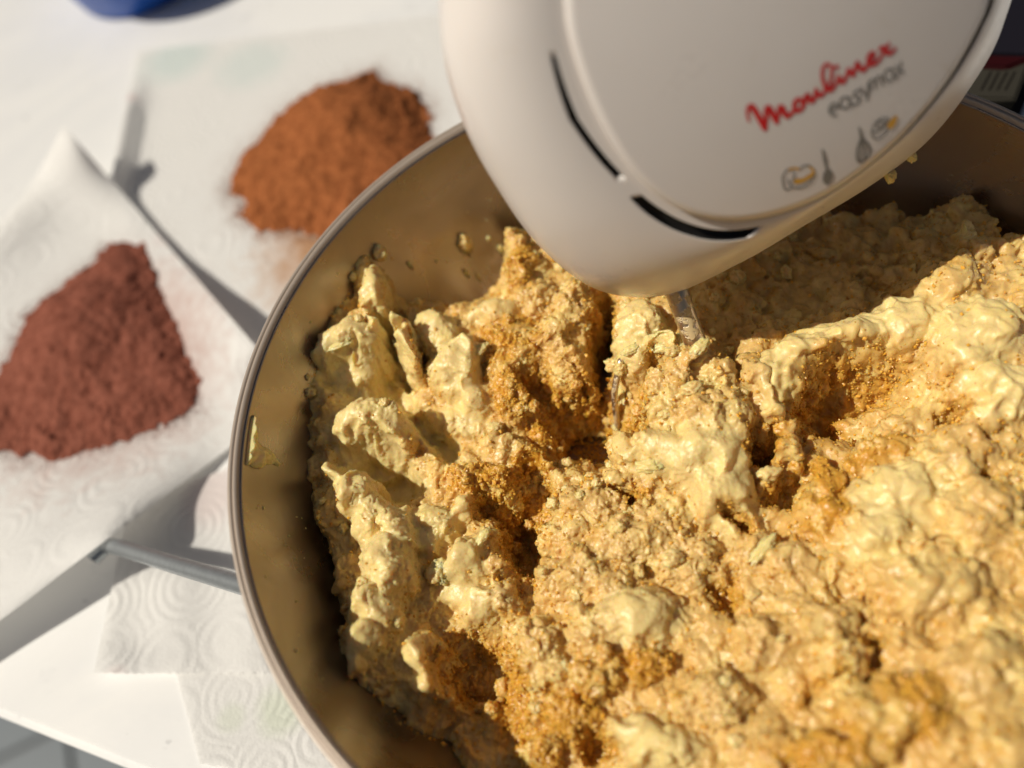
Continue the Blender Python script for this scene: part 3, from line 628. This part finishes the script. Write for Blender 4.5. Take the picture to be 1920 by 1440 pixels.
def kinds(w, kind, s=1.0):
    global kb, kd, ks
    w = np.clip(w * s, 0, 1)
    kb = kb * (1 - w) + w * (kind == 'b'); kd = kd * (1 - w) + w * (kind == 'd'); ks = ks * (1 - w) + w * (kind == 's')
bz = lambda px, py: base_h(np.array([at(px, py, .066)[0]]), np.array([at(px, py, .066)[1]]))[0]
for (cx, cy, rx, ry, rot, rs, kd_) in LUMP:
    z = bz(cx, cy); q = q_of(cx, cy, rx, ry, rot, z + rs / 1000 * .7, 1.0 if kd_ == 'b' else 1.5)
    pr = np.clip(1 - q ** 2.0, 0, 1) ** 0.7
    t = z + rs / 1000 * pr - 0.001
    k_ = 0.0012                                                    # smooth union
    m = np.clip(0.5 + 0.5 * (t - h) / k_, 0, 1)
    use = q < 1.0
    h = np.where(use, h * (1 - m) + t * m + k_ * m * (1 - m), h); kinds((1 - smooth(.75, 1.15, q)) * np.where(use, .35 + .65 * m, .4), kd_, .85)
for (cx, cy, rx, ry, rot, dp, kd_) in HOLE:
    z = bz(cx, cy); q = q_of(cx, cy, rx * 1.1, ry * 1.1, rot, z, 1.4)
    w_ = 1 - smooth(0.35, 1.0, q); lowz = z - (dp * 1.0 - 3) / 1000; h = h * (1 - w_) + np.minimum(h, lowz + .35 * (h - z)) * w_; kinds(1 - smooth(.6, 1.15, q), kd_, .85)
# floor and the drop at the edge
ep = np.array([at(x, y, .068)[:2] for x, y in EDGE])
de = poly_dist(X + 1.3 * wx2, Y + 1.3 * wy2, ep)
drop = smooth(0.0015, -0.006, de)
h = h - 0.022 * drop
rad = np.hypot(X, Y)
h = np.maximum(h, 0.0300)
P = np.stack([X, Y, h], 1).astype(np.float32); NX, NY = len(xs), len(ys)
tot = kb + kd + ks; kb, kd, ks = kb / tot, kd / tot, ks / tot
# lumps lean over their own feet, then the whole is remeshed so that steep sides carry as much relief as flat ones
up_ = np.clip((h - base_h(X.astype(np.float32), Y.astype(np.float32)) + .004) / .012, 0, 1.4)[:, None]
P += (np.stack([noise3(P2, 130, 51), noise3(P2, 130, 71), 0 * h], 1) * 0.0034 * up_ + np.stack([noise3(P, 330, 53), noise3(P, 330, 73), 0 * h], 1) * 0.0012).astype(np.float32)
i_ = np.arange(NX * NY).reshape(NX, NY); nb = NX * NY
low = P.copy(); low[:, 2] = .022
ring_ = np.concatenate([i_[:-1, 0], i_[-1, :-1], i_[:0:-1, -1], i_[0, :0:-1]]); r1 = np.roll(ring_, -1)
FF = np.concatenate([grid_faces(NX, NY), grid_faces(NX, NY)[:, ::-1] + nb, np.stack([r1, ring_, ring_ + nb, r1 + nb], 1)])
tmp = mesh_np('dough_core', np.concatenate([P, low]), FF, M_DOUGH)
md = tmp.modifiers.new('even', 'REMESH'); md.mode = 'VOXEL'; md.voxel_size = 0.00042
ev = tmp.evaluated_get(bpy.context.evaluated_depsgraph_get()); me_ = ev.to_mesh()
P = np.empty(len(me_.vertices) * 3, np.float32); me_.vertices.foreach_get('co', P); P = P.reshape(-1, 3)
FQ = np.empty(len(me_.polygons) * 4, np.int32); assert len(me_.loops) == len(FQ)
me_.loops.foreach_get('vertex_index', FQ); FQ = FQ.reshape(-1, 4); ev.to_mesh_clear(); bpy.data.objects.remove(tmp)
def cut(keep):
    global P, FQ
    f = FQ[keep[FQ].all(1)]; u, inv = np.unique(f, return_inverse=True); P = P[u]; FQ = inv.reshape(f.shape).astype(np.int32)
gx = lambda g: g.reshape(NX, NY)
def samp(g):
    u = np.clip((P[:, 0] - xs[0]) / PITCH, 0, NX - 1.001); v = np.clip((P[:, 1] - ys[0]) / PITCH, 0, NY - 1.001)
    a = u.astype(int); b = v.astype(int); u = u - a; v = v - b; G = gx(g)
    return G[a, b] * (1 - u) * (1 - v) + G[a + 1, b] * u * (1 - v) + G[a, b + 1] * (1 - u) * v + G[a + 1, b + 1] * u * v
cut((P[:, 2] > .0324) & (samp(de) > -.012) & (np.hypot(P[:, 0], P[:, 1]) < .1395))
kb, kd, ks, de, big = samp(kb), samp(kd), samp(ks), samp(de), samp(big.astype(float)); NV = len(P)
print('dough vertices', NV)
def normals(P):
    e1 = P[FQ[:, 2]] - P[FQ[:, 0]]; e2 = P[FQ[:, 3]] - P[FQ[:, 1]]; fn = np.cross(e1, e2); n = np.zeros_like(P)
    for c in range(3):
        for k in range(4): n[:, c] += np.bincount(FQ[:, k], fn[:, c], NV)
    return n / (np.linalg.norm(n, axis=1)[:, None] + 1e-12)
def relax(A, it):
    for _ in range(it):
        S_ = np.zeros_like(A); cn = np.zeros(NV)
        for k in range(4):
            j, l = FQ[:, k], FQ[:, (k + 1) % 4]; cn += np.bincount(j, minlength=NV)
            for c in range(A.shape[1]): S_[:, c] += np.bincount(j, A[l, c], NV)
        A = .35 * A + .65 * S_ / np.maximum(cn, 1)[:, None]
    return A
P = relax(P.astype(np.float64), 4).astype(np.float32)
nrm = lambda n: n / (np.linalg.norm(n, axis=1)[:, None] + 1e-12)
n = nrm(relax(normals(P), 5))
soft = 1 - 0.5 * big
Q_ = P + (np.stack([fbm(P, 160, 2, 5), fbm(P, 160, 2, 15), fbm(P, 160, 2, 25)], 1) * .0022).astype(np.float32)
fold = np.abs(fbm(Q_, 120, 2, 20)); crack = smooth(.16, .0, np.abs(fbm(Q_, 105, 2, 45)))
ang_ = fbm(P * [1, 1, .3], 45, 2, 91) * 2.4; ca, sa = np.cos(ang_), np.sin(ang_)
def flow(st, Q): return np.stack([(Q[:, 0] * ca + Q[:, 1] * sa) * st, -Q[:, 0] * sa + Q[:, 1] * ca, Q[:, 2]], 1)
S = flow(.35, Q_)
rag = smooth(-.08, .55, fbm(P, 85, 2, 140)); saw = lambda x: x - np.floor(x)
flap = saw(1.5 * fbm(Q_, 52, 2, 150) + .25 * noise3(Q_, 150, 9)); flap2 = saw(1.8 * fbm(Q_, 150, 2, 170))
spk = (0.42 - np.abs(noise3(Q_, 300, 8))) ; spk2 = .3 - np.abs(noise3(Q_, 560, 18))
hf = 1 - .84 * big
rag2 = smooth(-.2, .4, fbm(P, 70, 2, 240))
d1 = kd * hf * (0.0017 * fbm(Q_, 210, 4, 12, .55) + .0006 * (.5 - cells(Q_, 430, 4.0)) + rag2 * (.0013 * spk2 + .0008 * (flap2 - .5))) \
   + ks * (0.0009 * (0.5 - cells(Q_, 330, 9.0)) + 0.0016 * fbm(Q_, 230, 4, 15, .55)) * (1 - .5 * big) \
   + kb * (1 - .5 * big) * (0.0013 * fbm(P, 110, 2, 31) + rag * (.0008 * fbm(Q_, 330, 3, 37) + .0008 * (flap2 - .5))) \
   - .0030 * crack * (.18 * (1 - kb) + .30 * big) + big * .0026 * (.4 - np.abs(fbm(flow(.32, Q_), 85, 2, 191))) + big * (.0014 * (flap - .5) + .0014 * fbm(P, 100, 2, 61))
P = P + (n * d1[:, None]).astype(np.float32)
P = (P + (relax(P.astype(np.float64), 11) - P) * (.72 * kb * (1 - .6 * rag) + .24 * kd + .70 * big)[:, None].clip(0, .90)).astype(np.float32)
n = nrm(relax(normals(P), 2)); S = flow(.26, Q_)
streak = noise3(S, 1300, 2) * .6 + noise3(S, 2300, 6) * .4
lines_ = noise3(flow(.10, P), 1150, 12)
d2 = kb * ((1 - rag) * .00016 * lines_ + rag * (.00012 * streak + 0.00020 * fbm(P, 900, 2, 3)) + .00030 * smooth(.34, .6, noise3(P, 800, 44)) + .00035 * smooth(.38, .7, noise3(P, 420, 144))) \
   + kd * (0.00030 * (0.5 - cells(P, 760, 2.0)) + 0.00035 * fbm(P, 1000, 2, 6) + .00010 * lines_) \
   + ks * (0.00060 * (0.5 - cells(P, 1000, 6.0)) + 0.00045 * noise3(P, 1300, 1))
P = P + (n * (d2 * (1 - .5 * big))[:, None]).astype(np.float32)
rr = np.hypot(P[:, 0], P[:, 1]); f_ = np.minimum(1, (r_wall(P[:, 2]) + 0.0003) / np.maximum(rr, 1e-6)); P[:, 0] *= f_; P[:, 1] *= f_
P[:, 2] = np.maximum(P[:, 2], 0.0313 + .0001 * noise3(P, 500, 3))
P2 = P
# composition colours
BUT, DOU, SUG = np.array([.83, .685, .325]), np.array([.71, .495, .195]), np.array([.62, .315, .032])
mot = fbm(P, 260, 3, 66)[:, None] * .10; cr = cells(P, 700, 13.0)[:, None]
tint = kb[:, None] * BUT + kd[:, None] * DOU + ks[:, None] * SUG
w1 = np.clip(fbm(P, 85, 3, 101) * 1.6 - .1 + .22 * big, 0, 1)[:, None] * .75; tint = tint * (1 - w1) + (BUT * [1, .97, .85]) * w1 * 1.0
w2 = np.clip(fbm(P, 150, 3, 131) * 1.4 - .15, 0, 1)[:, None] * .45 * (1 - kb)[:, None]; tint = tint * (1 - w2) + SUG * w2
tint = np.clip(tint * (1 + mot) * (1 + (.35 - cr) * .12 * (1 - kb)[:, None]), .02, .93)
vis = np.ones(NV)
dough = mesh_np('dough', P, FQ, M_DOUGH, col=tint)
tag(dough, 'lumpy yellow and tan butter and brown sugar dough filling the steel bowl', 'dough')

# loose grains of sugar on the sandy patches
ICO = bmesh.new(); bmesh.ops.create_icosphere(ICO, subdivisions=1, radius=1); ICO.verts.ensure_lookup_table()
IV = np.array([v.co for v in ICO.verts]); IF = np.array([[v.index for v in f.verts] for f in ICO.faces]); ICO.free()
def grains(name, pos, size, cols, parent, kind='stuff', squash=.35):
    k = len(pos); V = IV[None] * size[:, None, None] * RNG.uniform(1 - squash, 1 + squash, (k, len(IV), 1)) * RNG.uniform(.7, 1.3, (k, 1, 3)) + pos[:, None]
    F = IF[None] + len(IV) * np.arange(k)[:, None, None]
    o = mesh_np(name, V.reshape(-1, 3), F.reshape(-1, 3), M_GRAIN, parent, False, np.repeat(cols, len(IV), 0)); return tag(o, kind=kind)
prob = (ks ** 1.5 + .22 * kd) * (de > 0) * vis * (0.35 + np.clip(fbm(P2, 300, 2, 5), 0, 1) * 1.6)
pxv, pyv = to_px(P); prob = prob * ((pxv > 380) & (pxv < 1960) & (pyv < 1470)); prob /= prob.sum()
ng = 20000; idx = RNG.choice(NV, ng, p=prob)
nn = normals(P)[idx]; sz = RNG.gamma(5, .00006, ng).clip(.00012, .00075)
gc = SUG * RNG.uniform(.8, 1.35, (ng, 1)) * [1, 1, 1] + np.array([.10, .10, .06]) * RNG.random((ng, 1))
grains('sugar_grain', P[idx] + nn * (sz * .35)[:, None] + RNG.normal(0, .0002, (ng, 3)), sz, np.clip(gc, 0, .9), dough)

fc_ = at(1108, 850, .0312); fg = np.stack([fc_[0] + RNG.normal(0, .0075, 900), fc_[1] + RNG.normal(0, .006, 900), np.full(900, .0313)], 1); fs = RNG.gamma(4, .00007, 900).clip(.0001, .0006)
grains('sugar_grain', fg + [0, 0, 1] * fs[:, None] * .4, fs, SUG * RNG.uniform(.9, 1.4, (900, 1)), dough)
# small crumbs, rough balls grown from noise
BL = bmesh.new(); bmesh.ops.create_icosphere(BL, subdivisions=4, radius=1)
BV = np.array([v.co for v in BL.verts]); BF = np.array([[v.index for v in f.verts] for f in BL.faces]); BL.free()
def lump_mesh(c, size, sd, kind):
    s = np.asarray(size, float); off = sd * 7.13
    d = 0.34 * fbm(BV, 1.6, 3, off) + 0.30 * (0.45 - cells(BV, 2.6, off)) + .10 * noise3(BV, 6.0, off)
    V = BV * (1 + d)[:, None] * s + c
    k = np.clip(.5 + fbm(BV, 1.5, 2, off + 3), 0, 1)[:, None]
    a, b = {'b': (BUT, BUT * [1, .95, .8]), 'd': (DOU, BUT), 's': (SUG, DOU)}[kind]
    return V, np.clip((a * (1 - k) + b * k), 0, .92)
def joined(name, items, parent, mat):
    V, F, Cc = [], [], []; b = 0
    for it in items:
        v, c = lump_mesh(*it); V.append(v); Cc.append(c); F.append(BF + b); b += len(v)
    return mesh_np(name, np.concatenate(V), np.concatenate(F), mat, parent, True, np.concatenate(Cc))
prob2 = (ks + .6 * kd) * (de > .001) * ((pxv > 560) & (pxv < 1500) & (pyv < 1460)); prob2 = prob2 / prob2.sum()
items = []
for k, i in enumerate(RNG.choice(NV, 150, p=prob2)):
    s = RNG.gamma(4, .00028) + .0005; items.append((P[i] + [0, 0, s * .4], s * RNG.uniform(.7, 1.3, 3), k, 's' if ks[i] > kd[i] else 'd'))
tag(joined('crumb', items, dough, M_DOUGH), kind='stuff')

# bits stuck to the steel wall: each is a thing of its own
def wall_pt(px, py):                              # where the sight line meets the inner wall
    d = ray(px, py); t = np.linspace(.15, .5, 4000)[:, None]; p = CAM + d * t
    k = np.argmax((p[:, 2] < .098) & (np.hypot(p[:, 0], p[:, 1]) > r_wall(p[:, 2])) & (t[:, 0] * 1 > .12)) 
    return p[k]
for k, (px, py, s, kd_, lab) in enumerate([
        (871, 458, (.0029, .0026, .0042), 'd', 'largest dough crumb stuck on the steel wall left of the mixer'),
        (916, 447, (.0010, .0010, .0012), 'd', 'small round crumb on the steel wall right beside the largest crumb'),
        (874, 512, (.0008, .0006, .0020), 'b', 'pale butter flake on the steel wall just below the largest crumb'),
        (897, 520, (.0006, .0005, .0016), 'b', 'thin pale butter shaving on the wall nearest the dough edge'),
        (768, 497, (.0009, .0006, .0019), 'b', 'pointed butter flake alone in the middle of the bare steel wall'),
        (940, 470, (.0010, .0008, .0034), 'b', 'long white butter streak on the steel wall under the mixer'),
        (818, 490, (.0005, .0005, .0005), 'b', 'tiny butter dot on the wall between the flake and the largest crumb')]):
    c = wall_pt(px, py); V, Cc = lump_mesh(c, s, 40 + k, kd_)
    rr = np.hypot(V[:, 0], V[:, 1]); f_ = np.minimum(1, (r_wall(V[:, 2]) - .0002) / rr); V[:, :2] *= f_[:, None]
    o = mesh_np('dough_crumb' if kd_ == 'd' else 'butter_flake', V, BF, M_DOUGH, None, True, Cc); tag(o, lab, 'crumb' if kd_ == 'd' else 'butter flake', 'bits of dough stuck to the bowl wall')
sp = []
for k in range(90):
    px = RNG.uniform(470, 1000); py = RNG.uniform(300, 1300); c = wall_pt(px, py)
    if .05 < c[2] < .094: sp.append((c, RNG.gamma(2, .00012, 3) + .0001, 200 + k, 'b'))
BVs, BFs = BV, BF; BV, BF = IV, IF
tag(joined('butter_specks', sp, None, M_DOUGH), 'tiny butter specks spattered over the bare inner wall of the steel bowl', 'butter specks', kind='stuff')
BV, BF = BVs, BFs
def smear(name, poly, thick, label, seed, n=70, kind='b'):
    c = np.array([wall_pt(x, y) for x, y in poly]); a = np.arctan2(c[:, 1], c[:, 0]) % (2 * np.pi); z = c[:, 2]
    uv = np.stack([a * .135, z], 1); lo_, hi_ = uv.min(0) - .002, uv.max(0) + .002
    U, Vv = np.meshgrid(np.linspace(lo_[0], hi_[0], n), np.linspace(lo_[1], hi_[1], n), indexing='ij'); U = U.ravel(); Vv = Vv.ravel()
    Q = np.stack([U, Vv, 0 * U], 1); d = poly_dist(U, Vv, uv) + .0009 * fbm(Q, 420, 3, seed)
    tk = thick * (1 - np.exp(-np.maximum(d, 0) / .0016)) * (1 + .5 * fbm(Q, 300, 3, seed + 4)) + .00012
    zz = np.minimum(Vv, .0955); r_ = r_wall(zz) - np.where(d > 0, np.maximum(tk, .0001), -.001)
    V = np.stack([r_ * np.cos(U / .135), r_ * np.sin(U / .135), zz], 1)
    F = grid_faces(n, n)[:, ::-1]; F = F[(d > 0)[F].any(1)]; u2, inv = np.unique(F, return_inverse=True)
    cc = np.tile({'b': BUT * 1.08, 'd': DOU}[kind], (len(u2), 1))
    o = mesh_np(name, V[u2], inv.reshape(F.shape), M_DOUGH, None, True, cc); return tag(o, label, 'butter smear', 'bits of dough stuck to the bowl wall')
smear('butter_smear', [(450, 770), (476, 790), (482, 830), (505, 845), (522, 872), (505, 870), (486, 880), (462, 872), (452, 850), (440, 835), (428, 838), (440, 795)], .0024, 'yellow butter smear on the left wall just below the rim', 3)

# shards of plain butter lying in the dough, and bits clinging to the mixer
PX, PY = to_px(P)
def surf(px, py):
    k = np.where(np.hypot(PX - px, PY - py) < 5)[0]
    return P[k[np.argmin(((P[k] - CAM) @ FW))]]
a_, b_ = surf(1162, 684), surf(1154, 792)
V, F = tube(catmull([a_ + [0, 0, -.003], a_ + [0, 0, .0006], (a_ + b_) / 2 + [-.0016, -.001, .0022], b_ + [0, 0, .0006], b_ + [0, 0, -.004]], 26), .0011, 10)
bm = bmesh.new(); vs = [bm.verts.new(v) for v in V]
for f in F: bm.faces.new([vs[i] for i in dict.fromkeys(f.tolist())]).smooth = True
part(bm_obj('beater_wire', bm, M_CHROME), mixer)
def chip(name, c, size, dirn, sd, kind, parent=None):
    V, Cc = lump_mesh(np.zeros(3), size, sd, kind); x = np.asarray(dirn, float); x /= np.linalg.norm(x); zz = np.array([-.3, -.3, .9]); y = np.cross(zz, x); y /= np.linalg.norm(y); zz = np.cross(x, y)
    return mesh_np(name, V[:, :1] * x + V[:, 1:2] * y + V[:, 2:] * zz + c, BF, M_DOUGH, parent, True, Cc)
for k, (px, py, L, w, dx, dy) in enumerate([(1212, 872, .0042, .0020, 1, -.3), (1160, 740, .0050, .0012, -.15, -1), (1148, 800, .0034, .0012, .1, 1), (905, 655, .0036, .0014, 1, .5), (640, 652, .0045, .0013, 1, .1), (740, 720, .0036, .0007, .6, -.6), (905, 1010, .0030, .0014, .8, .6), (1430, 1025, .0052, .0018, .9, .5), (1180, 655, .0034, .0016, 1, .1), (1240, 655, .0038, .0018, 1, -.2), (820, 825, .0030, .0010, 1, -.6), (1296, 628, .0036, .0022, .3, -1), (1312, 648, .0034, .0020, .9, .4), (1278, 640, .0028, .0016, .2, 1)]):
    chip('butter_flake', surf(px, py) + [0, 0, .0006], (L, w, w * .55), (dx, dy, .1), 80 + k, 'b', dough)
for k, (px, py, L, lab) in enumerate([(1716, 304, .0024, 'pale drop of butter clinging to the right edge of the mixer'), (1676, 340, .0030, 'tan dough bit hanging from the lower right edge of the mixer')]):
    c = on_plane(px - 8., py - 12., P0 - MN * OD * .9, MN); o = chip('dough_crumb', c, (L, L * .7, L * .6), (.5, .1, -.7), 120 + k, 'b'); tag(o, lab, 'crumb', 'bits of dough on the mixer')

# ------------------------------------------------------------------ packet behind the bowl, the mixer's shade put into near-black card colours
M_NAVY = plain('shaded_navy_card', (0.010, 0.009, 0.014), 0.6, spec=0.1); M_MAR = plain('shaded_red_card', (0.022, 0.002, 0.003), 0.6, spec=0.1)
M_CARD = plain('shaded_pale_card', (0.035, 0.032, 0.025), 0.7, spec=0.1); M_DST = plain('dark_stripe', (0.012, 0.01, 0.008), 0.7, spec=0.1)
pk = empty('food_packet', tuple(at(1880, 110, 0.0))); tag(pk, 'shade-darkened packet with a red band and pale striped end behind the bowl', 'packet')
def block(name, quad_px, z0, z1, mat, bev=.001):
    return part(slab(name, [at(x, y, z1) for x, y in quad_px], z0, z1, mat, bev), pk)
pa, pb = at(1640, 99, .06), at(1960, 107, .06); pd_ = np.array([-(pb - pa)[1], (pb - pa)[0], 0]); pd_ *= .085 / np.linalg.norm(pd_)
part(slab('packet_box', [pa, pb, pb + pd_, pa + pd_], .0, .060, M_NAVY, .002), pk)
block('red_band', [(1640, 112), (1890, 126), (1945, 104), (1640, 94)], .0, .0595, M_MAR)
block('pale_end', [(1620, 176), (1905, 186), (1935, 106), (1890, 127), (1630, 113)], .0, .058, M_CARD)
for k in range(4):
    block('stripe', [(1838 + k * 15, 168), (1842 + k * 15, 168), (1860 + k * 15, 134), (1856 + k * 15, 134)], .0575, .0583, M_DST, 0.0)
